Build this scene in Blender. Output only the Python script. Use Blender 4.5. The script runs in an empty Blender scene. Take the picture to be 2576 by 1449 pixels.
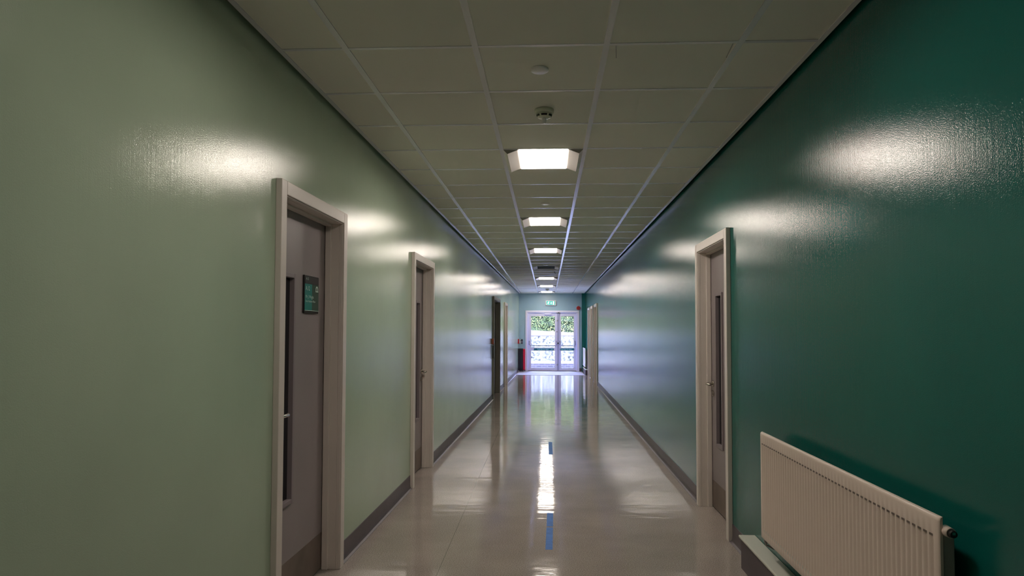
import bpy, bmesh, math, random
from mathutils import Matrix, Vector
random.seed(7)
C = bpy.context.scene.collection
sc = bpy.context.scene

# ------------------------------------------------------------------ measured layout (metres)
XL, SL = -1.3164, 0.0127      # left wall: x = XL + SL*y
XR, SR = 1.2427, 0.0026       # right wall: x = XR + SR*y
H = 2.7268                    # ceiling
CAMZ = 1.4261
YEND = 24.25
YBACK = -4.0
GX, GY, T = -0.9327, 3.1081, 0.6   # ceiling grid
LX = GX + 1.5 * T
def xl(y): return XL + SL * y
def xr(y): return XR + SR * y

# ------------------------------------------------------------------ materials
def newmat(name):
    m = bpy.data.materials.new(name); m.use_nodes = True
    nt = m.node_tree; b = nt.nodes['Principled BSDF']
    return m, nt, b
def N(nt, t, **kw):
    n = nt.nodes.new(t)
    for k, v in kw.items(): setattr(n, k, v)
    return n
def flat(name, col, rough=0.5, metal=0.0, emit=None, es=0.0, bump=0.0, bscale=200, var=0.0, vscale=6, coat=0.0, spec=0.5):
    m, nt, b = newmat(name)
    b.inputs['Base Color'].default_value = (*col, 1); b.inputs['Roughness'].default_value = rough
    b.inputs['Metallic'].default_value = metal
    b.inputs['Specular IOR Level'].default_value = spec
    if coat: b.inputs['Coat Weight'].default_value = coat; b.inputs['Coat Roughness'].default_value = 0.08
    if emit: b.inputs['Emission Color'].default_value = (*emit, 1); b.inputs['Emission Strength'].default_value = es
    tc = N(nt, 'ShaderNodeTexCoord')
    if var:
        nz = N(nt, 'ShaderNodeTexNoise'); nz.inputs['Scale'].default_value = vscale; nz.inputs['Detail'].default_value = 6
        nt.links.new(tc.outputs['Object'], nz.inputs['Vector'])
        cr = N(nt, 'ShaderNodeValToRGB')
        cr.color_ramp.elements[0].position = .3; cr.color_ramp.elements[1].position = .7
        cr.color_ramp.elements[0].color = (*[c * (1 - var) for c in col], 1)
        cr.color_ramp.elements[1].color = (*[min(1, c * (1 + var)) for c in col], 1)
        nt.links.new(nz.outputs['Fac'], cr.inputs['Fac']); nt.links.new(cr.outputs['Color'], b.inputs['Base Color'])
    if bump:
        n2 = N(nt, 'ShaderNodeTexNoise'); n2.inputs['Scale'].default_value = bscale; n2.inputs['Detail'].default_value = 3
        nt.links.new(tc.outputs['Object'], n2.inputs['Vector'])
        bp = N(nt, 'ShaderNodeBump'); bp.inputs['Strength'].default_value = bump; bp.inputs['Distance'].default_value = .002
        nt.links.new(n2.outputs['Fac'], bp.inputs['Height']); nt.links.new(bp.outputs['Normal'], b.inputs['Normal'])
    return m

def wall_paint(name, col, rough=.25, spec=.5):
    """satin wall paint: roller stipple plus faint vertical brush/board streaks"""
    m, nt, b = newmat(name)
    tc = N(nt, 'ShaderNodeTexCoord')
    fine = N(nt, 'ShaderNodeTexNoise'); fine.inputs['Scale'].default_value = 230; fine.inputs['Detail'].default_value = 2
    nt.links.new(tc.outputs['Object'], fine.inputs['Vector'])
    mp = N(nt, 'ShaderNodeMapping'); mp.inputs['Scale'].default_value = (1, 24, .16)
    nt.links.new(tc.outputs['Object'], mp.inputs['Vector'])
    st = N(nt, 'ShaderNodeTexNoise'); st.inputs['Scale'].default_value = 3.0; st.inputs['Detail'].default_value = 5
    nt.links.new(mp.outputs['Vector'], st.inputs['Vector'])
    big = N(nt, 'ShaderNodeTexNoise'); big.inputs['Scale'].default_value = 1.3; big.inputs['Detail'].default_value = 4
    nt.links.new(tc.outputs['Object'], big.inputs['Vector'])
    cr = N(nt, 'ShaderNodeValToRGB'); cr.color_ramp.elements[0].position = .3; cr.color_ramp.elements[1].position = .75
    cr.color_ramp.elements[0].color = (*[c * .92 for c in col], 1); cr.color_ramp.elements[1].color = (*[c * 1.06 for c in col], 1)
    nt.links.new(big.outputs['Fac'], cr.inputs['Fac']); nt.links.new(cr.outputs['Color'], b.inputs['Base Color'])
    b1 = N(nt, 'ShaderNodeBump'); b1.inputs['Strength'].default_value = .8; b1.inputs['Distance'].default_value = .0006
    nt.links.new(fine.outputs['Fac'], b1.inputs['Height'])
    b2 = N(nt, 'ShaderNodeBump'); b2.inputs['Strength'].default_value = .3; b2.inputs['Distance'].default_value = .0011
    nt.links.new(st.outputs['Fac'], b2.inputs['Height']); nt.links.new(b1.outputs['Normal'], b2.inputs['Normal'])
    nt.links.new(b2.outputs['Normal'], b.inputs['Normal'])
    mr = N(nt, 'ShaderNodeMapRange'); mr.inputs['To Min'].default_value = rough - .03; mr.inputs['To Max'].default_value = rough + .07
    nt.links.new(st.outputs['Fac'], mr.inputs['Value']); nt.links.new(mr.outputs['Result'], b.inputs['Roughness'])
    b.inputs['Specular IOR Level'].default_value = spec
    return m

def floor_mat():
    m, nt, b = newmat('polished_speckled_vinyl')
    tc = N(nt, 'ShaderNodeTexCoord')
    sp = N(nt, 'ShaderNodeTexNoise'); sp.inputs['Scale'].default_value = 170; sp.inputs['Detail'].default_value = 3; sp.inputs['Roughness'].default_value = .8
    nt.links.new(tc.outputs['Object'], sp.inputs['Vector'])
    cr = N(nt, 'ShaderNodeValToRGB')
    cr.color_ramp.elements[0].position = .36; cr.color_ramp.elements[0].color = (.20, .165, .145, 1)
    cr.color_ramp.elements[1].position = .66; cr.color_ramp.elements[1].color = (.56, .49, .45, 1)
    nt.links.new(sp.outputs['Fac'], cr.inputs['Fac'])
    big = N(nt, 'ShaderNodeTexNoise'); big.inputs['Scale'].default_value = 2.2; big.inputs['Detail'].default_value = 5
    nt.links.new(tc.outputs['Object'], big.inputs['Vector'])
    mr = N(nt, 'ShaderNodeMapRange'); mr.inputs['From Min'].default_value = .3; mr.inputs['From Max'].default_value = .7
    mr.inputs['To Min'].default_value = .88; mr.inputs['To Max'].default_value = 1.08
    nt.links.new(big.outputs['Fac'], mr.inputs['Value'])
    mul = N(nt, 'ShaderNodeMix', data_type='RGBA', blend_type='MULTIPLY'); mul.inputs['Factor'].default_value = 1
    nt.links.new(cr.outputs['Color'], mul.inputs['A']); nt.links.new(mr.outputs['Result'], mul.inputs['B'])
    # welded seam running the length of the corridor
    sx = N(nt, 'ShaderNodeSeparateXYZ'); nt.links.new(tc.outputs['Object'], sx.inputs['Vector'])
    ma = N(nt, 'ShaderNodeMath', operation='MULTIPLY_ADD'); ma.inputs[1].default_value = .0074; ma.inputs[2].default_value = .615
    nt.links.new(sx.outputs['Y'], ma.inputs[0])
    ad = N(nt, 'ShaderNodeMath', operation='ADD'); nt.links.new(sx.outputs['X'], ad.inputs[0]); nt.links.new(ma.outputs[0], ad.inputs[1])
    ab = N(nt, 'ShaderNodeMath', operation='ABSOLUTE'); nt.links.new(ad.outputs[0], ab.inputs[0])
    lt = N(nt, 'ShaderNodeMath', operation='LESS_THAN'); lt.inputs[1].default_value = .0016; nt.links.new(ab.outputs[0], lt.inputs[0])
    lf = N(nt, 'ShaderNodeMath', operation='MULTIPLY'); lf.inputs[1].default_value = .6; nt.links.new(lt.outputs[0], lf.inputs[0])
    mx = N(nt, 'ShaderNodeMix', data_type='RGBA'); mx.inputs['B'].default_value = (.06, .055, .05, 1)
    nt.links.new(lf.outputs[0], mx.inputs['Factor']); nt.links.new(mul.outputs['Result'], mx.inputs['A'])
    nt.links.new(mx.outputs['Result'], b.inputs['Base Color'])
    # worn polish: uneven gloss and gentle undulation of the sub-floor
    w = N(nt, 'ShaderNodeTexNoise'); w.inputs['Scale'].default_value = 7.0; w.inputs['Detail'].default_value = 4
    mp = N(nt, 'ShaderNodeMapping'); mp.inputs['Scale'].default_value = (.45, 1.3, 1)
    nt.links.new(tc.outputs['Object'], mp.inputs['Vector']); nt.links.new(mp.outputs['Vector'], w.inputs['Vector'])
    bp = N(nt, 'ShaderNodeBump'); bp.inputs['Strength'].default_value = .5; bp.inputs['Distance'].default_value = .003
    nt.links.new(w.outputs['Fac'], bp.inputs['Height']); nt.links.new(bp.outputs['Normal'], b.inputs['Normal'])
    r2 = N(nt, 'ShaderNodeMapRange'); r2.inputs['To Min'].default_value = .03; r2.inputs['To Max'].default_value = .11
    nt.links.new(big.outputs['Fac'], r2.inputs['Value']); nt.links.new(r2.outputs['Result'], b.inputs['Roughness'])
    b.inputs['Specular IOR Level'].default_value = .42
    return m

def ceiling_mat():
    m, nt, b = newmat('mineral_fibre_tiles')
    tc = N(nt, 'ShaderNodeTexCoord')
    mp = N(nt, 'ShaderNodeMapping'); mp.inputs['Location'].default_value = (-GX / T + 20, -GY / T + 20, 0); mp.inputs['Scale'].default_value = (1 / T, 1 / T, 0)
    nt.links.new(tc.outputs['Object'], mp.inputs['Vector'])
    fl = N(nt, 'ShaderNodeVectorMath', operation='FLOOR'); nt.links.new(mp.outputs['Vector'], fl.inputs[0])
    wn = N(nt, 'ShaderNodeTexWhiteNoise'); nt.links.new(fl.outputs['Vector'], wn.inputs['Vector'])
    mr = N(nt, 'ShaderNodeMapRange'); mr.inputs['To Min'].default_value = .93; mr.inputs['To Max'].default_value = 1.04
    nt.links.new(wn.outputs['Value'], mr.inputs['Value'])
    mul = N(nt, 'ShaderNodeMix', data_type='RGBA', blend_type='MULTIPLY'); mul.inputs['Factor'].default_value = 1
    mul.inputs['A'].default_value = (.84, .82, .73, 1)
    nt.links.new(mr.outputs['Result'], mul.inputs['B']); nt.links.new(mul.outputs['Result'], b.inputs['Base Color'])
    nz = N(nt, 'ShaderNodeTexNoise'); nz.inputs['Scale'].default_value = 260; nt.links.new(tc.outputs['Object'], nz.inputs['Vector'])
    bp = N(nt, 'ShaderNodeBump'); bp.inputs['Strength'].default_value = .3; bp.inputs['Distance'].default_value = .001
    nt.links.new(nz.outputs['Fac'], bp.inputs['Height']); nt.links.new(bp.outputs['Normal'], b.inputs['Normal'])
    b.inputs['Roughness'].default_value = .75
    b.inputs['Specular IOR Level'].default_value = .4
    return m

def glass_mat():
    m, nt, b = newmat('clear_glass')
    nt.nodes.remove(b); out = nt.nodes['Material Output']
    tr = N(nt, 'ShaderNodeBsdfTransparent'); tr.inputs['Color'].default_value = (.95, .97, .96, 1)
    gl = N(nt, 'ShaderNodeBsdfGlossy'); gl.inputs['Roughness'].default_value = .02
    fr = N(nt, 'ShaderNodeFresnel'); fr.inputs['IOR'].default_value = 1.45
    mx = N(nt, 'ShaderNodeMixShader')
    nt.links.new(fr.outputs[0], mx.inputs[0]); nt.links.new(tr.outputs[0], mx.inputs[1]); nt.links.new(gl.outputs[0], mx.inputs[2])
    nt.links.new(mx.outputs[0], out.inputs['Surface'])
    return m

def brick_mat():
    m, nt, b = newmat('engineering_brick')
    tc = N(nt, 'ShaderNodeTexCoord')
    mp = N(nt, 'ShaderNodeMapping'); mp.inputs['Rotation'].default_value = (math.radians(90), 0, 0)
    nt.links.new(tc.outputs['Object'], mp.inputs['Vector'])
    br = N(nt, 'ShaderNodeTexBrick'); br.inputs['Scale'].default_value = 1; br.inputs['Brick Width'].default_value = .225
    br.inputs['Row Height'].default_value = .075; br.inputs['Mortar Size'].default_value = .008
    br.inputs['Color1'].default_value = (.024, .022, .022, 1); br.inputs['Color2'].default_value = (.030, .026, .025, 1); br.inputs['Mortar'].default_value = (.050, .045, .036, 1)
    nt.links.new(mp.outputs['Vector'], br.inputs['Vector']); nt.links.new(br.outputs['Color'], b.inputs['Base Color'])
    b.inputs['Roughness'].default_value = .8; b.inputs['Specular IOR Level'].default_value = 0
    return m

def rubble_mat():
    m, nt, b = newmat('white_rubble_stone')
    tc = N(nt, 'ShaderNodeTexCoord')
    mp = N(nt, 'ShaderNodeMapping'); mp.inputs['Scale'].default_value = (1, 1, 1.7)
    nt.links.new(tc.outputs['Object'], mp.inputs['Vector'])
    nz = N(nt, 'ShaderNodeTexNoise'); nz.inputs['Scale'].default_value = 4; nt.links.new(mp.outputs['Vector'], nz.inputs['Vector'])
    mxv = N(nt, 'ShaderNodeMix', data_type='VECTOR'); mxv.inputs['Factor'].default_value = .3
    nt.links.new(mp.outputs['Vector'], mxv.inputs['A']); nt.links.new(nz.outputs['Color'], mxv.inputs['B'])
    vo = N(nt, 'ShaderNodeTexVoronoi', feature='DISTANCE_TO_EDGE'); vo.inputs['Scale'].default_value = 9.5
    nt.links.new(mxv.outputs['Result'], vo.inputs['Vector'])
    cr = N(nt, 'ShaderNodeValToRGB'); cr.color_ramp.elements[0].position = .0; cr.color_ramp.elements[0].color = (.013, .013, .016, 1)
    cr.color_ramp.elements[1].position = .07; cr.color_ramp.elements[1].color = (.056, .060, .056, 1)
    nt.links.new(vo.outputs['Distance'], cr.inputs['Fac'])
    n2 = N(nt, 'ShaderNodeTexNoise'); n2.inputs['Scale'].default_value = 9; n2.inputs['Detail'].default_value = 6; nt.links.new(tc.outputs['Object'], n2.inputs['Vector'])
    mr = N(nt, 'ShaderNodeMapRange'); mr.inputs['From Min'].default_value = .3; mr.inputs['From Max'].default_value = .62; mr.inputs['To Min'].default_value = .12; mr.inputs['To Max'].default_value = 1.25
    nt.links.new(n2.outputs['Fac'], mr.inputs['Value'])
    mul = N(nt, 'ShaderNodeMix', data_type='RGBA', blend_type='MULTIPLY'); mul.inputs['Factor'].default_value = 1
    nt.links.new(cr.outputs['Color'], mul.inputs['A']); nt.links.new(mr.outputs['Result'], mul.inputs['B'])
    nt.links.new(mul.outputs['Result'], b.inputs['Base Color']); b.inputs['Roughness'].default_value = .9; b.inputs['Specular IOR Level'].default_value = 0
    return m

def leaf_mat():
    m, nt, b = newmat('hedge_leaves')
    tc = N(nt, 'ShaderNodeTexCoord')
    nz = N(nt, 'ShaderNodeTexNoise'); nz.inputs['Scale'].default_value = 2.2; nz.inputs['Detail'].default_value = 5; nz.inputs['Roughness'].default_value = .7
    nt.links.new(tc.outputs['Object'], nz.inputs['Vector'])
    cr = N(nt, 'ShaderNodeValToRGB')
    e = cr.color_ramp.elements; e[0].position = .33; e[0].color = (.010, .020, .009, 1); e[1].position = .7; e[1].color = (.105, .088, .034, 1)
    x = e.new(.5); x.color = (.038, .052, .018, 1)
    nt.links.new(nz.outputs['Fac'], cr.inputs['Fac']); nt.links.new(cr.outputs['Color'], b.inputs['Base Color'])
    b.inputs['Roughness'].default_value = .6; b.inputs['Specular IOR Level'].default_value = 0
    return m

M = {}
M['left'] = wall_paint('sage_green_paint', (.43, .535, .40), .11)
M['right'] = wall_paint('deep_teal_paint', (.004, .128, .110), .11)
M['endp'] = wall_paint('pale_teal_paint', (.33, .49, .58), .30)
M['floor'] = floor_mat()
M['ceil'] = ceiling_mat()
M['grid'] = flat('white_ceiling_rail', (.80, .79, .82), .22, spec=1.0)
M['void'] = flat('unseen_dark_backing', (.03, .03, .03), .9)
M['frame'] = flat('off_white_gloss_paint', (.72, .655, .60), .35, var=.02)
M['frame_dark'] = flat('dark_grey_olive', (.26, .24, .20), .4, var=.05)  # darker, grey-olive version of the frame colour
M['leaf'] = flat('grey_door_laminate', (.29, .25, .255), .4, var=.05, vscale=3)
M['kick'] = flat('worn_brown_kick_plate', (.19, .145, .125), .35, metal=.35, var=.25, vscale=5)
M['bead'] = flat('mauve_grey_beading', (.26, .22, .235), .4)
M['dglass'] = flat('vision_pane_dark_behind', (.006, .009, .012), .06, spec=.7)  # opaque pane, darkness of the room behind put into its colour
M['steel'] = flat('brushed_steel', (.62, .58, .52), .25, metal=1)
M['skirt'] = flat('dark_grey_vinyl_skirting', (.105, .085, .10), .4, var=.12, vscale=4)
M['rad'] = flat('cream_radiator_enamel', (.82, .68, .59), .38)
M['radgrey'] = flat('grey_radiator_casing', (.33, .31, .29), .5)
M['dark'] = flat('near_black', (.012, .010, .010), .5)
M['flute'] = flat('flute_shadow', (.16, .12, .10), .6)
M['brass'] = flat('brass', (.55, .42, .25), .25, metal=1)
M['shelf'] = flat('off_white_shelf_board', (.62, .62, .55), .4)
M['plinth'] = flat('dark_purple_plinth_face', (.085, .062, .075), .5, var=.1)
M['white'] = flat('white_plastic', (.75, .75, .74), .4)
M['disc'] = flat('white_disc_plastic', (.95, .92, .92), .35)
M['det'] = flat('detector_plastic', (.70, .71, .58), .45)
M['wing'] = flat('side_plate_darkened', (.40, .38, .34), .45)  # darkened copy of the plate colour for slopes beside a lit diffuser
M['glow'] = flat('lit_diffuser', (.9, .9, .9), .5, emit=(1, .88, .78), es=34.0)
M['unlit'] = flat('unlit_diffuser', (.07, .09, .08), .85, spec=.1)
M['wing_lightened'] = flat('side_plate_lightened', (.92, .86, .82), .5)  # lightened copy: light on outer slopes and unlit plates put into the colour
M['signteal'] = flat('sign_teal', (.016, .22, .20), .4)
M['signgrey'] = flat('sign_olive_band', (.035, .075, .055), .4)
M['signdark'] = flat('sign_dark_header', (.035, .028, .033), .4)
M['signtext'] = flat('sign_lettering', (.62, .78, .70), .5)
M['tape'] = flat('blue_floor_tape', (.06, .19, .55), .55, var=.12, vscale=20, spec=.15)
M['alu'] = flat('daylight_tinted_aluminium', (.74, .74, .95), .35)  # white with the violet of the daylight mixed into the colour
M['exitframe'] = flat('daylight_tinted_white_gloss', (.80, .78, .92), .35)  # daylight's violet tint painted into the white frame colour
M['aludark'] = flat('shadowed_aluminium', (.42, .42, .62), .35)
M['glass'] = glass_mat()
M['pushsign'] = flat('push_sign_teal', (.0, .16, .25), .4)
M['pushtext'] = flat('glowing_push_lettering', (.45, .85, .95), .4, emit=(.4, .8, .95), es=.25)  # lettering is no lamp, a faint glow is added to it
M['exit'] = flat('exit_sign_green', (.0, .45, .38), .4, emit=(0, .62, .52), es=.3)
M['exitw'] = flat('exit_sign_white', (.9, .95, .95), .4, emit=(.9, 1, 1), es=.9)
M['red'] = flat('red_plastic', (.50, .015, .02), .35)
M['redl'] = flat('faded_red_plastic', (.42, .12, .07), .4)
M['redb'] = flat('faint_glow_red', (.62, .01, .05), .3, emit=(.6, .0, .05), es=.04)  # slight glow added to the red, not a light source
M['navy'] = flat('black_fabric', (.012, .010, .020), .6)
M['mat'] = flat('grey_entrance_matting', (.46, .45, .52), .85, bump=.5, bscale=300, var=.06, vscale=30)
M['brick'] = brick_mat()
M['rubble'] = rubble_mat()
M['leaves'] = leaf_mat()
M['gravel'] = flat('pale_gravel', (.060, .058, .046), .9, spec=0, var=.25, vscale=25)
M['path'] = flat('pale_path', (.42, .41, .40), .9, spec=0, var=.1, vscale=8)
M['rail'] = flat('pale_green_rail_paint', (.062, .068, .045), .5, spec=0)
M['raild'] = flat('purple_grey_rail_cap', (.022, .019, .020), .5, spec=0)

# ------------------------------------------------------------------ geometry helpers
class MB:
    def __init__(s): s.bm = bmesh.new(); s.mi = 0
    def _tag(s, faces):
        for f in faces: f.material_index = s.mi
    def mat(s, i): s.mi = i; return s
    def box(s, x0, x1, y0, y1, z0, z1):
        x0, x1 = sorted((x0, x1)); y0, y1 = sorted((y0, y1)); z0, z1 = sorted((z0, z1))
        v = [s.bm.verts.new(p) for p in ((x0, y0, z0), (x1, y0, z0), (x1, y1, z0), (x0, y1, z0), (x0, y0, z1), (x1, y0, z1), (x1, y1, z1), (x0, y1, z1))]
        s._tag([s.bm.faces.new([v[i] for i in q]) for q in ((0, 3, 2, 1), (4, 5, 6, 7), (0, 1, 5, 4), (1, 2, 6, 5), (2, 3, 7, 6), (3, 0, 4, 7))])
        return s
    def prism(s, pts, axis, a0, a1):
        """pts: 2D polygon; axis 'y': pts are (x,z); 'z': (x,y); 'x': (y,z)"""
        def P(p, a): return {'y': (p[0], a, p[1]), 'z': (p[0], p[1], a), 'x': (a, p[0], p[1])}[axis]
        A = [s.bm.verts.new(P(p, a0)) for p in pts]; B = [s.bm.verts.new(P(p, a1)) for p in pts]
        n = len(pts); fs = [s.bm.faces.new(A), s.bm.faces.new(B[::-1])]
        for i in range(n): fs.append(s.bm.faces.new([A[i], B[i], B[(i + 1) % n], A[(i + 1) % n]]))
        s._tag(fs); return s
    def cyl(s, p0, p1, r, r2=None, seg=24):
        r2 = r if r2 is None else r2
        p0, p1 = Vector(p0), Vector(p1); d = (p1 - p0).normalized()
        u = d.orthogonal().normalized(); w = d.cross(u)
        A = []; B = []
        for i in range(seg):
            a = 2 * math.pi * i / seg; o = u * math.cos(a) + w * math.sin(a)
            A.append(s.bm.verts.new(p0 + o * r)); B.append(s.bm.verts.new(p1 + o * r2))
        fs = [s.bm.faces.new(A), s.bm.faces.new(B[::-1])]
        for i in range(seg): fs.append(s.bm.faces.new([A[i], B[i], B[(i + 1) % seg], A[(i + 1) % seg]]))
        for f in fs[2:]: f.smooth = True
        s._tag(fs); return s
    def lathe(s, prof, c=(0, 0, 0), seg=40, up=1):
        """prof: (r, z) from top to bottom around vertical axis"""
        rings = []
        for r, z in prof:
            if r < 1e-5: rings.append([s.bm.verts.new((c[0], c[1], c[2] + z))])
            else: rings.append([s.bm.verts.new((c[0] + r * math.cos(2 * math.pi * i / seg), c[1] + r * math.sin(2 * math.pi * i / seg), c[2] + z)) for i in range(seg)])
        fs = []
        for A, B in zip(rings, rings[1:]):
            for i in range(seg):
                j = (i + 1) % seg
                q = [A[i % len(A)], A[j % len(A)], B[j % len(B)], B[i % len(B)]]
                q = list(dict.fromkeys(q))
                if len(q) > 2:
                    f = s.bm.faces.new(q); f.smooth = True; fs.append(f)
        s._tag(fs); return s
    def tube(s, pts, r, seg=12):
        pts = [Vector(p) for p in pts]; rings = []
        for i, p in enumerate(pts):
            d = (pts[min(i + 1, len(pts) - 1)] - pts[max(i - 1, 0)]).normalized()
            if i == 0: u = d.orthogonal().normalized()
            else: u = (u - d * u.dot(d)).normalized()
            w = d.cross(u)
            rings.append([s.bm.verts.new(p + (u * math.cos(2 * math.pi * k / seg) + w * math.sin(2 * math.pi * k / seg)) * r) for k in range(seg)])
        fs = [s.bm.faces.new(rings[0]), s.bm.faces.new(rings[-1][::-1])]
        for A, B in zip(rings, rings[1:]):
            for k in range(seg):
                f = s.bm.faces.new([A[k], B[k], B[(k + 1) % seg], A[(k + 1) % seg]]); f.smooth = True; fs.append(f)
        s._tag(fs); return s
    def poly(s, pts3):
        s._tag([s.bm.faces.new([s.bm.verts.new(p) for p in pts3])]); return s
    def text(s, txt, size, org, ux, uy, ext=.0006, sx=1.0):
        cu = bpy.data.curves.new('t', 'FONT'); cu.body = txt; cu.size = size; cu.extrude = 0; cu.resolution_u = 3
        o = bpy.data.objects.new('t', cu); C.objects.link(o)
        dg = bpy.context.evaluated_depsgraph_get(); me = o.evaluated_get(dg).to_mesh()
        ux, uy, org = Vector(ux), Vector(uy), Vector(org)
        vs = [s.bm.verts.new(org + ux * v.co.x * sx + uy * v.co.y) for v in me.vertices]
        fs = []
        for p in me.polygons:
            try: fs.append(s.bm.faces.new([vs[i] for i in p.vertices]))
            except ValueError: pass
        s._tag(fs)
        o.evaluated_get(dg).to_mesh_clear(); bpy.data.objects.remove(o); bpy.data.curves.remove(cu)
        return s
    def build(s, name, mats, parent=None, bevel=0, seg=2, normals=True):
        if normals: bmesh.ops.recalc_face_normals(s.bm, faces=s.bm.faces)
        me = bpy.data.meshes.new(name); s.bm.to_mesh(me); s.bm.free()
        if not isinstance(mats, (list, tuple)): mats = [mats]
        for m in mats: me.materials.append(m)
        o = bpy.data.objects.new(name, me); C.objects.link(o)
        if parent: o.parent = parent
        if bevel:
            b = o.modifiers.new('bevel', 'BEVEL'); b.width = bevel; b.segments = seg; b.limit_method = 'ANGLE'; b.angle_limit = math.radians(40)
            b.harden_normals = False
        return o

def tag(o, label, cat, group=None, kind=None):
    o['label'] = label; o['category'] = cat
    if group: o['group'] = group
    if kind: o['kind'] = kind
    return o
def empty(name, loc=(0, 0, 0), rz=0):
    o = bpy.data.objects.new(name, None); C.objects.link(o); o.location = loc; o.rotation_euler = (0, 0, rz); o.empty_display_size = .1
    return o
AL, AR = -math.atan(SL), -math.atan(SR)
def place(o, side, y, z=0):
    """put an object's origin on the surface of the left/right wall, its local y running along that wall"""
    o.location = ((xl(y) if side == 'L' else xr(y)), y, z); o.rotation_euler = (0, 0, AL if side == 'L' else AR)
    return o
def copy_tree(o, parent=None):
    c = o.copy(); C.objects.link(c)
    if parent: c.parent = parent
    for ch in [x for x in C.objects if x.parent == o]: copy_tree(ch, c)
    return c

# ------------------------------------------------------------------ doors along the walls
# side, near outer edge y, width, handle at 'near' or 'far', frame material, label
DOORS = [
    ('L', 3.165, 1.025, 'near', 'frame', 'nearest grey door on the sage green wall, in a deep off-white frame, with a name plate'),
    ('L', 6.22, 1.04, 'far', 'frame', 'second grey door on the sage green wall, off-white frame, steel handle on its far side'),
    ('L', 14.30, 1.60, 'near', 'frame_dark', 'wide dark-framed doorway far down the sage green wall, beside a red call point'),
    ('L', 17.40, .90, 'far', 'frame', 'furthest narrow off-white door frame on the sage green wall'),
    ('R', 4.806, 1.02, 'far', 'frame', 'grey door on the deep teal wall beyond the big radiator, off-white frame and slim glazed slot'),
    ('R', 18.00, 1.08, 'far', 'frame', 'nearest of the three adjoining off-white door frames far down the teal wall'),
    ('R', 19.62, .98, 'far', 'frame', 'middle one of the three adjoining off-white door frames far down the teal wall'),
    ('R', 21.15, 1.02, 'far', 'frame', 'furthest of the three adjoining off-white door frames, next to the small far radiator'),
]
ARCH_W, ARCH_T, TOP = .072, .030, 2.14
def build_door(n, side, y0, W, hside, fm, label):
    s = 1 if side == 'L' else -1
    root = empty('door_%d' % n); place(root, side, y0); tag(root, label, 'door', kind='structure')
    # architrave with a stepped moulding, mitred look from three bars
    def arch():
        m = MB()
        a0 = 0
        for (i0, i1, t) in ((0, ARCH_W - .006, ARCH_T), (ARCH_W - .006, ARCH_W, .022)):
            # outline frame as two legs and a head at inset i0..i1
            m.box(0, s * t, i0, i1, 0, TOP - i0); m.box(0, s * t, W - i1, W - i0, 0, TOP - i0)
            m.box(0, s * t, i1, W - i1, TOP - i1, TOP - i0)
        return m
    fr = empty('door_frame'); fr.parent = root
    arch().build('architrave', M[fm], fr, .004)
    li = MB(); j = .028
    o0, o1, oz = ARCH_W, W - ARCH_W, TOP - ARCH_W
    li.box(0, -s * .128, o0 - j, o0, 0, oz); li.box(0, -s * .128, o1, o1 + j, 0, oz); li.box(0, -s * .128, o0 - j, o1 + j, oz, oz + j)
    li.build('lining', M[fm], fr, .002)
    st = MB()
    st.box(-s * .045, -s * .081, o0, o0 + .014, 0, oz); st.box(-s * .045, -s * .081, o1 - .014, o1, 0, oz); st.box(-s * .045, -s * .081, o0 + .014, o1 - .014, oz - .014, oz)
    st.build('door_stop', M[fm], fr, .003)
    # leaf with a slot cut for the vision panel
    a0, a1 = -s * .084, -s * .128
    l0, l1, lz0, lz1 = o0 + .003, o1 - .003, .012, oz - .004
    if hside == 'near': v0, v1 = l0 + .17, l0 + .385
    else: v0, v1 = l1 - .385, l1 - .17
    vz0, vz1 = .515, 1.725
    lf = MB()
    lf.box(a0, a1, l0, v0, lz0, lz1); lf.box(a0, a1, v1, l1, lz0, lz1); lf.box(a0, a1, v0, v1, lz0, vz0); lf.box(a0, a1, v0, v1, vz1, lz1)
    leaf = lf.build('door_leaf', M['leaf'], root)
    bd = MB(); q = .024
    fa, fb = a0 + s * .012, a0 - s * .02
    bd.box(fa, fb, v0, v0 + q, vz0, vz1); bd.box(fa, fb, v1 - q, v1, vz0, vz1); bd.box(fa, fb, v0 + q, v1 - q, vz0, vz0 + q); bd.box(fa, fb, v0 + q, v1 - q, vz1 - q, vz1)
    bd.build('glazing_bead', M['bead'], leaf, .002)
    MB().box(a0 - s * .014, a0 - s * .02, v0 + q, v1 - q, vz0 + q, vz1 - q).build('glass_pane', M['dglass'], leaf)
    MB().box(a0, a0 + s * .0015, l0 + .01, l1 - .01, lz0 + .004, .222).build('kick_plate', M['kick'], leaf)
    # lever handle on a round rose, with a keyhole escutcheon below
    hb = l0 + .062 if hside == 'near' else l1 - .062
    hd = 1 if hside == 'near' else -1
    h = empty('door_handle'); h.parent = root
    hz = 1.0
    m = MB(); m.cyl((a0, hb, hz), (a0 + s * .009, hb, hz), .026); m.build('rose', M['steel'], h, .002)
    m = MB(); m.tube([(a0 + s * .006, hb, hz), (a0 + s * .045, hb, hz), (a0 + s * .056, hb + hd * .006, hz), (a0 + s * .060, hb + hd * .018, hz), (a0 + s * .060, hb + hd * .115, hz), (a0 + s * .052, hb + hd * .124, hz)], .0095)
    m.build('lever', M['steel'], h)
    m = MB(); m.cyl((a0, hb, hz - .078), (a0 + s * .009, hb, hz - .078), .024); m.mat(1).box(a0 + s * .009, a0 + s * .0098, hb - .004, hb + .004, hz - .092, hz - .066)
    m.build('keyhole_plate', [M['steel'], M['dark']], h, .001)
    # hinges on the other stile
    xb = l1 if hside == 'near' else l0
    for k, z in enumerate((.25, 1.02, 1.80)):
        MB().cyl((a0 + s * .004, xb, z - .045), (a0 + s * .004, xb, z + .045), .006, seg=12).build('hinge', M['steel'], leaf)
    return root, (o0, o1, oz, l0, l1, a0, s)
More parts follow.
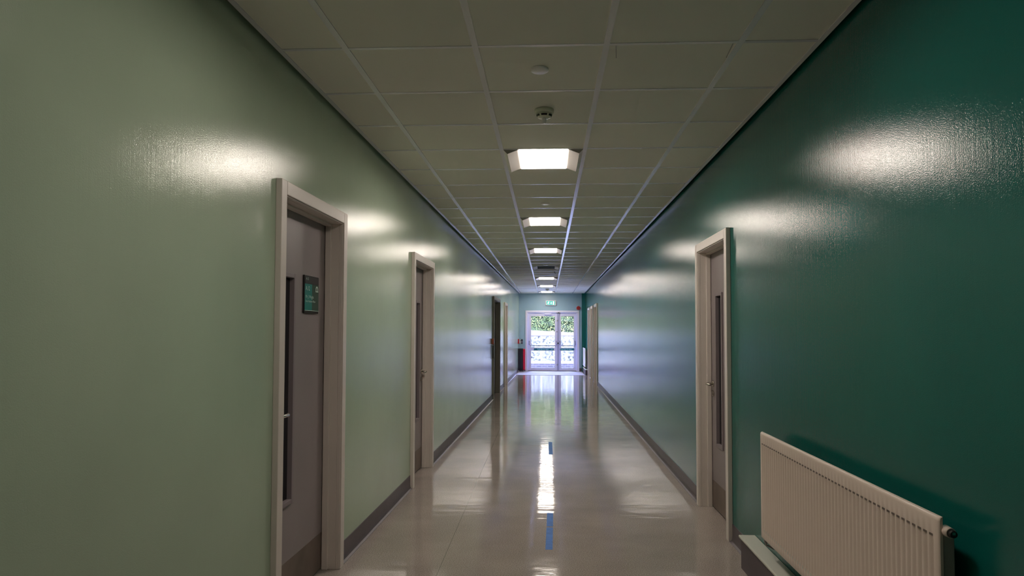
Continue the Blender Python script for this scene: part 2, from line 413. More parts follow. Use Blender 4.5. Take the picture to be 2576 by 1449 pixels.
door_info = []
for i, d in enumerate(DOORS): door_info.append(build_door(i + 1, *d))

# ------------------------------------------------------------------ walls
WT = .145
def build_wall(name, side, mat, label):
    s = 1 if side == 'L' else -1
    m = MB(); root_y = 0.0
    ops = sorted((d[1] + .044, d[1] + d[2] - .044) for d in DOORS if d[0] == side)
    top = 2.95; oz = TOP - .044
    y = YBACK
    for a, b in ops:
        m.box(0, -s * WT, y, a, 0, top); m.box(0, -s * WT, a, b, oz, top); y = b
    m.box(0, -s * WT, y, YEND + .3, 0, top)
    m.mat(1).box(-s * WT, -s * .30, YBACK, YEND + .3, 0, top)  # unseen dark backing added so no outside light shows through door gaps
    o = m.build(name, [mat, M['void']]); place(o, side, 0); tag(o, label, 'wall', kind='structure'); return o
build_wall('wall_left', 'L', M['left'], 'glossy sage green corridor wall along the left')
build_wall('wall_right', 'R', M['right'], 'glossy deep teal corridor wall along the right')

# baseboards: coved vinyl skirting between the doors
def skirt(side, y0, y1, label):
    s = 1 if side == 'L' else -1
    prof = [(0, 0), (s * .024, 0), (s * .024, .003), (s * .010, .010), (s * .0055, .022), (s * .004, .04), (s * .004, .118), (s * .002, .121), (0, .121)]
    m = MB().prism(prof, 'y', 0, y1 - y0)
    o = m.build('baseboard_left' if side == 'L' else 'baseboard_right', M['skirt']); place(o, side, y0)
    tag(o, label, 'baseboard', kind='structure')
segL = [(YBACK, 3.165), (4.19, 6.22), (7.26, 14.30), (15.90, 17.40), (18.30, YEND)]
segLn = ['before the nearest grey door', 'between the first and second grey doors', 'on the long run past the second grey door', 'between the dark doorway and the furthest door frame', 'running up to the glazed exit doors']
for (a, b), t in zip(segL, segLn): skirt('L', a, b, 'dark coved skirting on the sage green wall, ' + t)
segR = [(YBACK, 1.70), (4.285, 4.806), (5.826, 18.0), (19.08, 19.62), (20.60, 21.15)]
segRn = ['before the big radiator', 'short piece between the radiator plinth and the grey door', 'on the long run past the grey door', 'short piece before the middle of three far frames', 'short piece before the last far frame']
for (a, b), t in zip(segR, segRn): skirt('R', a, b, 'dark coved skirting on the teal wall, ' + t)

# ------------------------------------------------------------------ end wall with the exit doorway
DX0, DX1, DZ = -.778, 1.105, 2.128       # outer edges of the exit door frame
m = MB()
m.box(xl(YEND) - .3, DX0 + .06, YEND, YEND + .3, 0, 2.95); m.box(DX1 - .06, xr(YEND) + .3, YEND, YEND + .3, 0, 2.95)
m.box(DX0 + .06, DX1 - .06, YEND, YEND + .3, DZ - .05, 2.95)
tag(m.build('wall_end', M['endp']), 'pale teal end wall around the glazed exit doors', 'wall', kind='structure')
m = MB().box(1.188, xr(YEND) + .02, YEND - .10, YEND, 0, H + .05)
tag(m.build('trim_1', M['right'], None, .003), 'narrow deep teal pier in the far right corner beside the exit', 'wall pier', kind='structure')
m = MB().box(1.105, 1.188, YEND - .012, YEND, 0, .12)
tag(m.build('baseboard_end', M['skirt']), 'short dark skirting right of the exit door frame', 'baseboard', kind='structure')
m = MB().box(xl(YEND), DX0, YEND - .012, YEND, 0, .12)
tag(m.build('baseboard_end', M['skirt']), 'short dark skirting behind the black and red case', 'baseboard', kind='structure')
m = MB().box(-1.8, 1.8, YBACK - .2, YBACK, 0, 2.95)
tag(m.build('wall_back', M['left']), 'plain wall closing the corridor behind the viewer', 'wall', kind='structure')

# exit doors
ex = empty('door_9', (0, YEND, 0)); tag(ex, 'white glazed double exit doors at the end of the corridor', 'door', kind='structure')
fr = empty('door_frame'); fr.parent = ex
w = .066
m = MB(); m.box(DX0, DX0 + w, -.022, 0, 0, DZ); m.box(DX1 - w, DX1, -.022, 0, 0, DZ); m.box(DX0 + w, DX1 - w, -.022, 0, DZ - w, DZ)
m.build('architrave', M['exitframe'], fr, .004)
IX0, IX1, IZ = DX0 + .09, DX1 - .10, DZ - .08
m = MB(); m.box(DX0 + .06, IX0, -.01, .16, 0, IZ); m.box(IX1, DX1 - .06, -.01, .16, 0, IZ); m.box(DX0 + .06, DX1 - .06, -.01, .16, IZ, DZ - .05)
m.box(IX0, IX0 + .014, .078, .11, 0, IZ); m.box(IX1 - .014, IX1, .078, .11, 0, IZ); m.box(IX0, IX1, .078, .11, IZ - .016, IZ)  # stop strips added behind the leaves to block daylight in the gaps
m.build('lining', M['alu'], fr, .002)
m = MB().box(IX0, IX1, -.01, .25, 0, .02).box(IX0, IX1, .078, .11, .02, .045); m.build('threshold', M['steel'], fr)  # raised strip added against daylight leaking under the leaves
def exit_leaf(x0, x1, g0, g1, name='door_leaf'):
    y0, y1 = .03, .075
    m = MB()
    z0, z1, gz0, gz1, r0, r1 = .03, IZ - .006, .10, 1.936, .735, .82
    m.box(x0, g0, y0, y1, z0, z1); m.box(g1, x1, y0, y1, z0, z1)
    m.box(g0, g1, y0, y1, z0, gz0); m.box(g0, g1, y0, y1, gz1, z1); m.box(g0, g1, y0, y1, r0, r1)
    leaf = m.build(name, M['alu'], ex, .003)
    for a, b in ((gz0, r0), (r1, gz1)):
        MB().box(g0, g1, .050, .056, a, b).build('glass_pane', M['glass'], leaf)
    g = MB(); q = .012
    for a, b in ((gz0, r0), (r1, gz1)):
        g.box(g0, g0 + q, .044, y0 + .004, a, b); g.box(g1 - q, g1, .044, y0 + .004, a, b); g.box(g0 + q, g1 - q, .044, y0 + .004, a, a + q); g.box(g0 + q, g1 - q, .044, y0 + .004, b - q, b)
    g.build('glazing_bead', M['white'], leaf)
    # panic push bar
    pb = MB()
    for xx in (x0 + .045, x1 - .045):
        pb.box(xx - .028, xx + .028, y0 - .05, y0, .92, 1.07)
        sg = 1 if xx < (x0 + x1) / 2 else -1
        pb.tube([(xx, y0 - .04, 1.0), (xx + sg * .01, y0 - .09, .945), (xx + sg * .03, y0 - .10, .905), (xx + sg * .06, y0 - .10, .897)], .012)
    pb.mat(1).cyl((x0 + .09, y0 - .10, .897), (x1 - .09, y0 - .10, .897), .012, seg=16)
    pb.build('push_bar', [M['aludark'], M['dark']], leaf, .003)
    return leaf
L1 = exit_leaf(IX0 + .004, .366, -.589, .263)
L2 = exit_leaf(.372, IX1 - .004, .461, .921)
m = MB().box(.335, .405, -.0, .028, .03, IZ - .006); m.build('meeting_stile_cover', M['aludark'], ex, .004)
for z in (1.784, .236):
    m = MB(); m.cyl((.345, .03, z), (.345, -.045, z), .024, .018); m.mat(1).cyl((.345, -.046, z + .004), (.345, -.052, z + .004), .012)
    m.box(.31, .335, -.01, .03, z - .05, z - .01)
    m.build('bolt', [M['dark'], M['white']], ex)
m = MB().cyl((.365, 0, .985), (.365, -.03, .985), .026); m.build('lock_cylinder', M['dark'], ex)
m = MB().cyl((.325, .03, 1.385), (.325, -.0, 1.385), .014); m.build('lock_cylinder', M['dark'], ex)
m = MB(); m.box(-.106, .139, -.04, .03, 1.985, 2.035); m.mat(1).box(-.12, .08, -.03, .02, 2.036, 2.052); m.build('door_closer', [M['alu'], M['aludark']], ex, .003)
m = MB(); m.box(.30, .45, -.02, .02, 2.04, 2.052); m.box(.36, .41, -.03, .02, 2.035, 2.062); m.build('strike_plate', M['dark'], ex)

def push_sign(x0, x1, label, arrow):
    z0, z1 = .737, .803
    r = empty('push_sign', (x0, YEND + .029, z0)); tag(r, label, 'sign')
    W = x1 - x0; h = z1 - z0
    m = MB().box(0, W, -.002, 0, 0, h); m.mat(1).text('Push bar to open', .058, (.02 if not arrow else .12, -.0026, .018), (1, 0, 0), (0, 0, 1), sx=(.98 if not arrow else .98))
    m.build('sign_plate', [M['pushsign'], M['pushtext']], r, normals=False)
    if arrow:
        a = MB(); x = W - .10
        a.poly([(x, -.0026, .028), (x + .045, -.0026, .028), (x + .045, -.0026, .038), (x, -.0026, .038)])
        a.poly([(x + .04, -.0026, .016), (x + .07, -.0026, .033), (x + .04, -.0026, .050)])
        a.build('arrow', M['pushtext'], r, normals=False)
push_sign(-.48, .215, 'wide teal push bar sign with an arrow across the left exit door leaf', True)
push_sign(.43, .935, 'shorter teal push bar sign across the narrow right exit door leaf', False)

# exit sign box
r = empty('exit_sign', (.111, YEND, 2.39)); tag(r, 'lit green emergency exit box with running figure above the exit doors', 'exit sign')
m = MB().box(-.19, .19, -.07, 0, -.089, .089); m.build('housing', M['white'], r, .02, 4)
MB().box(-.150, .150, -.074, -.069, -.062, .066).build('sign_face', M['exit'], r, .002)
m = MB(); yy = -.0745
def quad(m, a, b, wd):
    a = Vector(a); b = Vector(b); d = (b - a).normalized(); n = Vector((-d.y, d.x)) * wd / 2
    m.poly([(p.x, yy, p.y) for p in (a - n, b - n, b + n, a + n)])
# running figure
cx = -.09
m.poly([(cx + .022 + .014 * math.cos(k * math.pi / 6), yy, .042 + .014 * math.sin(k * math.pi / 6)) for k in range(12)])
quad(m, (cx + .012, .028), (cx - .006, -.008), .024)
quad(m, (cx + .014, .024), (cx + .042, .008), .010); quad(m, (cx + .008, .026), (cx - .026, .014), .010)
quad(m, (cx - .004, -.006), (cx + .026, -.022), .013); quad(m, (cx + .026, -.020), (cx + .022, -.052), .011)
quad(m, (cx - .006, -.006), (cx - .018, -.030), .013); quad(m, (cx - .018, -.028), (cx - .048, -.034), .011)
# arrow down
quad(m, (.012, .044), (.012, -.004), .018); m.poly([(-.020, yy, -.002), (.012, yy, -.044), (.044, yy, -.002)])
# doorway
m.poly([(.070, yy, -.052), (.118, yy, -.052), (.118, yy, .056), (.070, yy, .056)])
m.build('pictogram', M['exitw'], r, normals=False)

# round red fire sounder
r = empty('fire_sounder', (1.075, YEND, 2.215)); tag(r, 'round red fire alarm sounder high on the end wall right of the exit', 'fire alarm')
m = MB(); m.cyl((0, 0, 0), (0, -.03, 0), .066, .066, 32); m.cyl((0, -.03, 0), (0, -.085, 0), .073, .055, 32); m.build('sounder_body', M['red'], r, .004)
m = MB()
for z in (-.022, -.005, .012): m.box(-.035, .035, -.0875, -.084, z, z + .007)
m.build('grille_slots', M['dark'], r)

# switches on the end wall
r = empty('light_switch', (-.955, YEND, 1.04)); tag(r, 'pale light switch plate between two dark controls left of the exit', 'switch')
MB().box(-.028, .028, -.012, 0, -.06, .06).build('switch_plate', M['white'], r, .003)
MB().box(-.012, .012, -.017, -.012, .02, .045).build('rocker', M['dark'], r, .001)
r = empty('key_switch', (-.997, YEND, 1.03)); tag(r, 'narrow dark green box at the corner beside the switch plate', 'switch')
MB().box(-.014, .012, -.02, 0, -.065, .055).build('switch_box', flat('dark_green_plastic', (.02, .10, .09), .4), r, .003)
MB().box(-.008, .006, -.024, -.02, .0, .03).build('key_slot', M['dark'], r, .001)
r = empty('door_keypad', (-.900, YEND, 1.041)); tag(r, 'dark entry keypad on the end wall beside the exit door frame', 'keypad')
MB().box(-.032, .032, -.03, 0, -.076, .076).build('keypad_body', M['navy'], r, .005)
m = MB()
for i in range(3):
    for k in range(4): m.box(-.020 + i * .015, -.010 + i * .015, -.033, -.03, -.05 + k * .02, -.037 + k * .02)
m.build('keys', M['aludark'], r)

# call points on the left wall
def call_point(y, z, label, mat, w=.10, h=.105):
    r = empty('call_point'); place(r, 'L', y, z); tag(r, label, 'call point')
    MB().box(0, .045, -w / 2, w / 2, -h / 2, h / 2).build('housing', mat, r, .006)
    MB().box(.045, .048, -w / 2 + .018, w / 2 - .018, -h / 2 + .022, h / 2 - .022).build('break_glass', M['white'], r, .001)
call_point(14.12, 1.20, 'faded red break-glass call point just before the wide dark doorway', M['redl'], .12, .115)
call_point(23.75, 1.055, 'red break-glass call point on the sage wall near the exit, above the black case', M['red'], .11, .16)
r = empty('hanging_rod'); place(r, 'L', 14.12, .99); tag(r, 'thin dark rod hanging below the faded red call point', 'rod')
m = MB().cyl((.022, 0, .14), (.022, 0, -.148), .010, seg=12); m.build('rod', M['dark'], r)
for zb in (.125, -.148): MB().box(0, .03, -.01, .01, zb, zb + .014).build('bracket', M['steel'], r)

# black and red upright case by the exit
r = empty('upright_case', (-.905, 23.92, .0065)); tag(r, 'black upright case with a ribbed red side standing left of the exit doors', 'case')
MB().box(-.135, .062, -.11, .12, .07, .80).build('case_body', M['navy'], r, .022, 4)
m = MB().box(.058, .135, -.11, .12, .065, .785); m.build('red_side', M['redb'], r, .02, 4)
for z in (.20, .26, .60, .66): MB().box(.056, .141, -.116, .126, z, z + .014).build('rib', M['redb'], r, .004)
for x in (-.09, .09):
    for y in (-.07, .08):
        m = MB().cyl((x - .012, y, .026), (x + .012, y, .026), .026, seg=20); m.mat(1).box(x - .018, x + .018, y - .014, y + .014, .045, .075); m.build('castor', [M['white'], M['dark']], r)

# ------------------------------------------------------------------ floor, mat, tape
m = MB().box(-1.75, 1.75, YBACK, YEND + .3, -.1, 0)
tag(m.build('floor', M['floor']), 'polished speckled beige vinyl floor', 'floor', kind='structure')
m = MB().prism([(xl(22.25) + .006, 22.25), (xr(22.25) - .115, 22.25), (xr(24.2) - .115, 24.14), (1.10, 24.22), (xl(24.2) + .006, 24.22)], 'z', .0, .006)
tag(m.build('entrance_mat', M['mat']), 'pale grey entrance matting in front of the exit doors', 'mat')
def tape(x, y0, y1, x2, label):
    m = MB().prism([(x - .0235, y0), (x + .0235, y0), (x2 + .0235, y1), (x2 - .0235, y1)], 'z', 0, .0006)
    tag(m.build('floor_tape', M['tape']), label, 'tape', 'blue tape strips along the middle of the floor')
tape(.010, 4.566, 5.075, .0165, 'longest and nearest blue tape strip on the vinyl floor')
tape(.017, 5.10, 5.472, .0205, 'short blue tape strip touching the far end of the nearest one')
tape(.037, 8.03, 8.92, .037, 'faint blue tape strip further down, between the lamp reflections')

# ------------------------------------------------------------------ ceiling
g = .022
m = MB().prism([(xl(YBACK) + g, YBACK), (xr(YBACK) - g, YBACK), (xr(YEND) - g, YEND), (xl(YEND) + g, YEND)], 'z', H, H + .018)
ceil = m.build('ceiling', M['ceil']); tag(ceil, 'suspended ceiling of square off-white tiles', 'ceiling', kind='structure')
m = MB()
for i in range(4):
    x = GX + i * T; m.box(x - .0145, x + .0145, YBACK, YEND, H - .0035, H)
k = -11
while GY + k * T < YEND:
    y = GY + k * T
    if y > YBACK:
        xs = [xl(y) + g] + [GX + i * T for i in range(4)] + [xr(y) - g]
        for a, b in zip(xs, xs[1:]): m.box(a + .0145, b - .0145, y - .011, y + .011, H - .0028, H)
    k += 1
m.build('ceiling_grid', M['grid'], ceil)
m = MB()
m.prism([(xl(YBACK) + g, YBACK), (xl(YBACK) + g + .024, YBACK), (xl(YEND) + g + .024, YEND), (xl(YEND) + g, YEND)], 'z', H - .004, H)
m.prism([(xr(YBACK) - g - .024, YBACK), (xr(YBACK) - g, YBACK), (xr(YEND) - g, YEND), (xr(YEND) - g - .024, YEND)], 'z', H - .004, H)
m.build('edge_trim', M['grid'], ceil)
m = MB().box(-1.9, 1.9, YBACK - .2, YEND + .3, 2.95, 3.05); m.build('upper_slab', M['void'], ceil)
for (x0, y0, x1, y1) in ((.308, 3.118, .324, 3.272), (.835, 3.125, .846, 3.29)):
    m = MB(); m.poly([(x0, y0, H - .0005), (x0 + .004, y0, H - .0005), (x1 + .004, y1, H - .0005), (x1, y1, H - .0005)]); m.build('scratch', M['radgrey'], ceil)

# luminaires
def luminaire(lit):
    r = empty('ceiling_light', (LX, 0, H))
    MB().box(-.176, .176, -.285, .285, -.006, -.001).build('diffuser', M['glow'] if lit else M['unlit'], r)
    for s in (-1, 1):
        sp_ = MB().prism([(s * .177, -.001), (s * .258, -.032), (s * .288, -.001)], 'y', -.287, .287)
        for fc in sp_.bm.faces:
            if len(fc.verts) == 4 and all(abs(v.co.x) > .25 for v in fc.verts): fc.material_index = 1
        sp_.build('side_plate', [M['wing'] if lit else M['wing_lightened'], M['wing_lightened']], r)  # light and dark of the slopes painted by the two plate colours
    return r
names = ['lit recessed ceiling light nearest to the viewer, largest of its row', 'second lit ceiling light from the viewer, beyond the white disc',
         'third lit ceiling light, just before the unlit one', 'the only unlit ceiling light, dark panel between pale side plates',
         'fifth ceiling light, lit, first one beyond the unlit one', 'sixth ceiling light, lit, last but one before the end wall', 'seventh and furthest ceiling light, lit, close to the end wall']
proto = None
for k in range(7):
    y = GY + (3.5 + 5 * k) * T
    if k == 3: o = luminaire(False)
    elif proto is None: o = proto = luminaire(True)
    else: o = copy_tree(proto)
    o.location = (LX, y, H); tag(o, names[k], 'ceiling light', 'recessed lights down the middle of the ceiling')
for k, t in ((-1, 'lit ceiling light just above the top edge of the view'),):
    o = copy_tree(proto); o.location = (LX, GY + (3.5 + 5 * k) * T, H)
    for ch in list(C.objects):
        if ch.parent == o and ch.name.startswith('diffuser'):
            ch.data = ch.data.copy(); ch.data.materials[0] = flat('dim_lit_diffuser', (.9, .9, .9), .5, emit=(1, .88, .78), es=22.0); tag(o, t, 'ceiling light', 'recessed lights down the middle of the ceiling')

# round blanking discs
dl = ['largest white ceiling disc, nearest to the viewer', 'white ceiling disc between the first and second lights', 'small white disc just before the third light',
      'small white disc just before the unlit light', 'tiny dim disc before the fifth light', 'tiny disc before the sixth light']
dproto = None
for (x, y), lb in zip(((-.040, 3.39), (-.024, 7.02), (-.029, 10.63), (-.029, 13.60), (-.026, 16.60), (-.019, 19.64)), dl):
    if dproto is None:
        m = MB().lathe([(0, 0), (.041, 0), (.044, -.002), (.044, -.012), (.041, -.0145), (0, -.0145)]); dproto = o = m.build('ceiling_disc', M['disc'])
    else: o = copy_tree(dproto)
    o.location = (x, y, H); tag(o, lb, 'ceiling disc', 'round white discs along the ceiling')

def detector(x, y, label, first=[None]):
    if first[0] is None:
        r = empty('smoke_detector', (x, y, H)); first[0] = r
        MB().lathe([(0, 0), (.056, 0), (.057, -.006), (.056, -.020), (.050, -.024), (0, -.024)]).build('detector_base', M['det'], r)
        MB().lathe([(0, -.024), (.046, -.024), (.047, -.034), (.040, -.046), (.022, -.052), (0, -.052)]).build('sensor_head', M['det'], r)
        m = MB()
        for k in range(6):
            a0 = k * math.pi / 3 + .12; a1 = a0 + .80; n = 6
            for i in range(n):
                b0 = a0 + (a1 - a0) * i / n; b1 = a0 + (a1 - a0) * (i + 1) / n
                m.poly([(.0475 * math.cos(b0), .0475 * math.sin(b0), -.0335), (.0475 * math.cos(b1), .0475 * math.sin(b1), -.0335), (.0425 * math.cos(b1), .0425 * math.sin(b1), -.0445), (.0425 * math.cos(b0), .0425 * math.sin(b0), -.0445)])
        m.build('vent_slots', M['dark'], r)
        MB().lathe([(.012, -.051), (.013, -.066), (.010, -.078), (.005, -.082), (0, -.082)], seg=20).build('sensor_tip', M['white'], r)
    else:
        r = copy_tree(first[0]); r.location = (x, y, H)
    tag(r, label, 'smoke detector', 'ceiling smoke detectors')
detector(-.021, 4.03, 'smoke detector in front of the nearest ceiling light')
detector(-.010, 21.55, 'distant smoke detector just before the furthest ceiling light')
m = MB().tube([(0, 0, 0), (0, 0, -.02), (.012, .0, -.035), (.016, 0, -.05)], .006); o = m.build('ceiling_hook', M['dark']); o.location = (.151, 15.2, H)
tag(o, 'tiny dark hook on the ceiling beyond the unlit light', 'hook')

# ------------------------------------------------------------------ radiators on their shelf boxes
def plinth(y0, y1, zt, label, xface=.088, over=.012):
    r = empty('radiator_plinth'); place(r, 'R', y0); tag(r, label, 'plinth')
    Lc = y1 - y0
    MB().box(0, -xface, 0, Lc, 0, zt - .016).build('plinth_box', M['plinth'], r, .002)
    MB().box(0, -(xface + over), -.0, Lc + .012, zt - .016, zt).build('shelf_board', M['shelf'], r, .006, 3)
plinth(1.70, 4.285, .195, 'dark box with off-white shelf board under the big radiator')
plinth(22.30, 24.13, .178, 'small dark box with white shelf under the far radiator by the exit')

def radiator(y0, y1, z0, z1, label, af=.088, ab=.042, nfl=None, detail=True, mat='rad', gmat='radgrey'):
    r = empty('radiator'); place(r, 'R', y0, 0); tag(r, label, 'radiator')
    L = y1 - y0; n = nfl or int(round((L - .05) / .0333)); pitch = (L - .05) / n
    bm = bmesh.new()
    # front sheet: flat border, pressed vertical flutes in the middle
    ys = [0, .006]; off = [.004, 0]
    sub = 8
    for i in range(n * sub + 1):
        ys.append(.025 + i * pitch / sub); off.append(None)
    ys += [L - .006, L]; off += [0, .004]
    zz = [(z0, .004, 0), (z0 + .005, 0, 0), (z0 + .040, 0, 0), (z0 + .060, 0, 1), (z1 - .078, 0, 1), (z1 - .060, 0, 0), (z1 - .014, 0, 0), (z1 - .005, .0015, 0), (z1, .008, 0)]
    grid = []
    for z, zo, fl in zz:
        row = []
        for i, y in enumerate(ys):
            if off[i] is None:
                ph = ((i - 2) % sub) / sub
                d = .0075 * fl * (0.5 - 0.5 * math.cos(2 * math.pi * ph)) ** 1.3
            else: d = off[i]
            row.append(bm.verts.new((-(af - d - zo), y, z)))
        grid.append(row)
    for A, B in zip(grid, grid[1:]):
        for i in range(len(ys) - 1):
            f = bm.faces.new([A[i], A[i + 1], B[i + 1], B[i]]); f.smooth = True
    # back of the sheet
    xb = -(af - .012)
    bt = [bm.verts.new((xb, ys[0], z0)), bm.verts.new((xb, ys[-1], z0)), bm.verts.new((xb, ys[-1], z1)), bm.verts.new((xb, ys[0], z1))]
    bm.faces.new(bt)
    bm.faces.new([g_[0] for g_ in grid] + [bt[3], bt[0]]); bm.faces.new([g_[-1] for g_ in grid] + [bt[2], bt[1]])
    bm.faces.new(grid[0] + [bt[1], bt[0]]); bm.faces.new(grid[-1] + [bt[2], bt[3]])
    m = MB(); m.bm.free(); m.bm = bm
    if detail:      # flat marks: painted shade at the flute tops, painted highlights at the bottoms
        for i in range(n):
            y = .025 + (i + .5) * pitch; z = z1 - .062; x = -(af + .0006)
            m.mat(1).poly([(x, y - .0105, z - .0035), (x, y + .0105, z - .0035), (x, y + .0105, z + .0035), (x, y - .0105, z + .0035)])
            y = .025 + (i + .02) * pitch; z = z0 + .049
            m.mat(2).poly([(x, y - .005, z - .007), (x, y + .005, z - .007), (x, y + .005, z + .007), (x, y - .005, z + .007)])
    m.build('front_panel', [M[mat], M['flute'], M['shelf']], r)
    MB().box(-(ab), -(af - .013), .001, L - .001, z0 + .012, z1 - .045).build('convector_casing', M[gmat], r, .003)
    # wall brackets and feet
    for y in (.16, L - .16):
        m = MB(); m.box(-ab, 0, y - .015, y + .015, z0 - .035, z1 - .10); m.build('bracket', M[gmat], r, .002)
    m = MB(); zf = z0
    m.tube([(-(af - .02), L - .02, zf + .01), (-(af - .02), L - .02, zf - .035), (-(ab - .01), L - .035, zf - .05), (-.004, L - .035, zf - .05)], .006)
    m.box(-(af - .012), -(af - .030), L - .034, L - .006, zf - .025, zf + .004)
    m.build('bottom_bracket', M['radgrey'], r)
    # vent plug at the near top corner, plug at the far one
    m = MB(); zc = z1 - .042
    m.cyl((-.064, .012, zc), (-.064, -.022, zc), .0165, .0145); m.mat(1).cyl((-.064, -.022, zc), (-.064, -.036, zc), .0125, .010); m.mat(2).box(-.069, -.060, -.0365, -.0360, zc - .001, zc + .007)
    m.build('vent_plug', [M[mat], M['dark'], M['steel']], r)
    m = MB().cyl((-.064, L - .012, z1 - .03), (-.064, L + .012, z1 - .03), .015); m.build('blanking_plug', M[mat], r)
radiator(2.137, 3.882, .302, .876, 'large cream panel radiator on the teal wall in the foreground')
radiator(22.55, 24.08, .236, .845, 'small distant white radiator on the teal wall beside the exit', detail=False, mat='white')

# ------------------------------------------------------------------ name plate on the nearest door
root, (o0, o1, oz, l0, l1, a0, s) = door_info[0]
y0 = DOORS[0][1]
r = empty('door_sign'); place(r, 'L', y0); tag(r, 'teal and dark name plate with white lettering fixed to the nearest grey door', 'sign')
A = a0
b0, b1, z0, z1 = 3.752 - y0, 3.978 - y0, 1.520, 1.732
def F(a): return A + a
MB().box(F(0), F(.010), b0, b1, z0, z1).build('back_plate', M['dark'], r, .002)
MB().box(F(.010), F(.0115), b0 + .010, b1 - .003, z1 - .046, z1 - .006).build('header_strip', M['signdark'], r)
MB().box(F(.010), F(.0113), b0 + .004, b0 + .115, z0 + .016, z1 - .048).build('teal_panel', M['signteal'], r)
MB().box(F(.010), F(.0113), b0 + .115, b1 - .003, z0 + .016, z1 - .048).build('olive_panel', M['signgrey'], r)
MB().box(F(.010), F(.0118), b0 + .004, b1 - .003, z0 + .014, z0 + .016).build('rule_line', M['signtext'], r)
ux, uy = (0, 1, 0), (0, 0, 1); xt = F(.0122)
for txt, sz, bo, zo in (('A 12', .020, .018, .026), ('A.12', .034, .014, .084), ('Mr J. Wright', .025, .012, .128), ('Senior Resident Officer', .0165, .012, .150)):
    MB().text(txt, sz, (xt, b0 + bo, z1 - zo), ux, uy).build('lettering', M['signtext'], r, normals=False)
m = MB(); cb, cz = b1 - .034, z1 - .070     # small arch-shaped emblem
for i in range(10):
    t0 = math.pi * i / 10; t1 = math.pi * (i + 1) / 10
    m.poly([(xt, cb + .020 * math.cos(t0), cz + .016 * math.sin(t0)), (xt, cb + .020 * math.cos(t1), cz + .016 * math.sin(t1)), (xt, cb + .009 * math.cos(t1), cz + .007 * math.sin(t1)), (xt, cb + .009 * math.cos(t0), cz + .007 * math.sin(t0))])
m.poly([(xt, cb - .020, cz), (xt, cb - .009, cz), (xt, cb - .009, cz - .012), (xt, cb - .020, cz - .012)])
m.poly([(xt, cb + .009, cz), (xt, cb + .020, cz), (xt, cb + .020, cz - .012), (xt, cb + .009, cz - .012)])
m.poly([(xt, cb - .022, cz - .012), (xt, cb + .022, cz - .012), (xt, cb + .022, cz - .018), (xt, cb - .022, cz - .018)])
m.build('emblem', M['signtext'], r, normals=False)

# ------------------------------------------------------------------ outside the exit
m = MB().box(-9, 9, YEND + .3, 27.0, -.2, -.05)
tag(m.build('ground', M['path']), 'pale paving outside the exit doors', 'ground', kind='structure')
m = MB().box(-9, 9, 26.9, 27.12, -.3, .15)
tag(m.build('brick_wall', M['brick']), 'low grey-violet brick wall outside the exit doors', 'wall')
m = MB().box(-9, 9, 27.12, 29.9, -.3, .12)
tag(m.build('gravel_strip', M['gravel']), 'pale gravel strip behind the low brick wall outside', 'gravel', kind='stuff')
bm = bmesh.new()
m = MB(); m.prism([(-9, -.3), (9, -.3), (9, 1.16), (-9, 1.26)], 'y', 29.9, 30.4)
tag(m.build('stone_retaining_wall', M['rubble']), 'pale rubble stone retaining wall behind the railing outside', 'wall')
m = MB(); m.prism([(-9, 1.26), (9, 1.16), (9, .9), (-9, 1.5)], 'y', 30.02, 30.03)
m.bm.free(); m = MB()
m.prism([(-9, -.3), (9, -.3), (9, .92), (-9, 1.88)], 'y', 30.42, 30.60)
tag(m.build('sloping_bank', M['gravel']), 'sunlit pale bank sloping down to the right above the stone wall', 'bank')
# hedge
hd = empty('hedge', (0, 31.2, 1.3)); tag(hd, 'sunlit green and yellow hedge on the bank above the stone wall', 'hedge')
m = MB(); bm = m.bm
NX, NZ = 90, 30; gridv = []
for j in range(NZ + 1):
    row = []
    for i in range(NX + 1):
        x = -7 + 14 * i / NX; zb = 1.42 - .066 * x; z = zb - .05 + (4.6 - zb) * j / NZ
        y = 31.35 + .25 * math.sin(x * 3.1 + j) * math.sin(j * .9) + random.uniform(-.12, .12) + .3 * (j / NZ) ** 2
        row.append(bm.verts.new((x, y - 31.2, z - 1.3)))
    gridv.append(row)
for A_, B_ in zip(gridv, gridv[1:]):
    for i in range(NX): bm.faces.new([A_[i], A_[i + 1], B_[i + 1], B_[i]])
m.build('gap_backing', flat('hedge_gap_shade', (.013, .018, .011), .9, spec=0, var=.4, vscale=9), hd, normals=False)  # dark sheet: shade in the gaps between leaves put into colour
m = MB(); bm = m.bm
for _ in range(20000):
    x = random.uniform(-4.5, 4.5); z = random.uniform(1.40 - .066 * x, 3.6)
    y = 31.05 + random.uniform(-.3, .3)
    sz = random.uniform(.015, .036)
    n = Vector((random.uniform(-1, 1), random.uniform(-1.4, -.2), random.uniform(-.3, 1))).normalized()
    u = n.orthogonal().normalized(); v = n.cross(u); a = random.uniform(0, 6.28)
    u, v = u * math.cos(a) + v * math.sin(a), v * math.cos(a) - u * math.sin(a)
    p = Vector((x, y - 31.2, z - 1.3))
    bm.faces.new([bm.verts.new(p - u * sz), bm.verts.new(p + v * sz * .5), bm.verts.new(p + u * sz), bm.verts.new(p - v * sz * .5)])
m.build('foliage', M['leaves'], hd, normals=False)
# railing
rl = empty('railing', (0, 27.5, .12)); tag(rl, 'pale painted railing with square posts on the gravel outside the exit', 'railing')
MB().box(-6, 6, -.02, .02, 1.085, 1.11).build('top_rail', M['raild'], rl)
for x in (-5.2, -4.21, -3.22, -2.23, -1.235, -.242, .749, 1.74, 2.73, 3.72, 4.71):
    MB().box(x - .035, x + .035, -.02, .02, -.0, 1.085).build('post', M['rail'], rl)

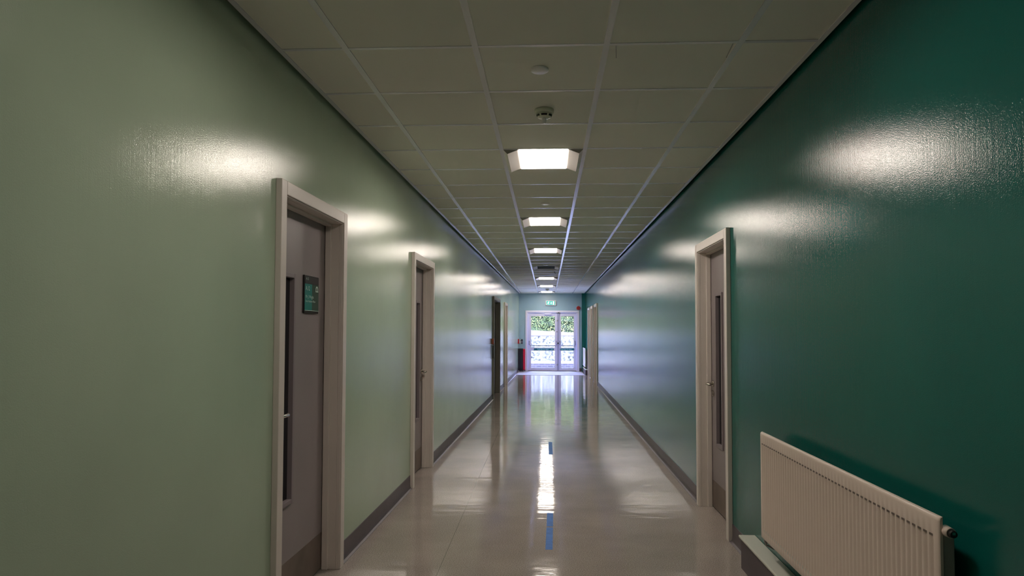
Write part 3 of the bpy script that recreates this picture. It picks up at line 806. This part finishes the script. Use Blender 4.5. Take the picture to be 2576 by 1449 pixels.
# ------------------------------------------------------------------ lighting
w = bpy.data.worlds.new('World'); sc.world = w; w.use_nodes = True
nt = w.node_tree; bg = nt.nodes['Background']
tc = N(nt, 'ShaderNodeTexCoord'); sp = N(nt, 'ShaderNodeSeparateXYZ'); nt.links.new(tc.outputs['Generated'], sp.inputs['Vector'])
cr = N(nt, 'ShaderNodeValToRGB'); cr.color_ramp.elements[0].position = .0; cr.color_ramp.elements[0].color = (.56, .58, 1, 1)
cr.color_ramp.elements[1].position = .7; cr.color_ramp.elements[1].color = (.36, .44, 1, 1)
nt.links.new(sp.outputs['Z'], cr.inputs['Fac']); nt.links.new(cr.outputs['Color'], bg.inputs['Color'])
bg.inputs['Strength'].default_value = 92.0
sun = bpy.data.lights.new('sun', 'SUN'); sun.energy = 45; sun.angle = .01; sun.color = (1, .90, .80)
so = bpy.data.objects.new('sun', sun); C.objects.link(so)
d = Vector((.35, .75, -.85)).normalized(); so.rotation_euler = d.to_track_quat('-Z', 'Y').to_euler(); so.location = (0, 26, 8)
pt = bpy.data.lights.new('daylight_portal', 'AREA'); pt.shape = 'RECTANGLE'; pt.size = 1.7; pt.size_y = 2.05; pt.cycles.is_portal = True
po = bpy.data.objects.new('daylight_portal', pt); C.objects.link(po); po.location = (.16, YEND + .27, 1.03)
po.rotation_euler = Vector((0, -1, 0)).to_track_quat('-Z', 'Z').to_euler()

# ------------------------------------------------------------------ camera (fitted to the photograph)
f, yaw, pit, rol, cx_, cy_ = 1738.52, .0506, .0380, .0027, 1289.65, 765.24
cd = bpy.data.cameras.new('camera'); cam = bpy.data.objects.new('camera', cd); C.objects.link(cam)
cd.sensor_width = 36; cd.lens = f * 36 / 2576; cd.sensor_fit = 'HORIZONTAL'
cd.shift_x = -(cx_ - 1288) / 2576; cd.shift_y = (cy_ - 724.5) / 2576
cd.clip_end = 200; cd.clip_start = .02
right = Vector((math.cos(yaw), math.sin(yaw), 0)); fw0 = Vector((-math.sin(yaw), math.cos(yaw), 0)); up0 = Vector((0, 0, 1))
fwd = fw0 * math.cos(pit) + up0 * math.sin(pit); up = up0 * math.cos(pit) - fw0 * math.sin(pit)
r_ = right * math.cos(rol) + up * math.sin(rol); u_ = up * math.cos(rol) - right * math.sin(rol)
cam.matrix_world = Matrix(((r_.x, u_.x, -fwd.x, 0), (r_.y, u_.y, -fwd.y, 0), (r_.z, u_.z, -fwd.z, CAMZ), (0, 0, 0, 1)))
sc.camera = cam

sc.view_settings.view_transform = 'Standard'; sc.view_settings.look = 'None'
sc.view_settings.exposure = 0; sc.view_settings.gamma = 1
sc.cycles.use_denoising = True
sc.cycles.max_bounces = 10; sc.cycles.diffuse_bounces = 6; sc.cycles.glossy_bounces = 5; sc.cycles.transparent_max_bounces = 8
sc.cycles.sample_clamp_indirect = 20
sc.cycles.caustics_reflective = True
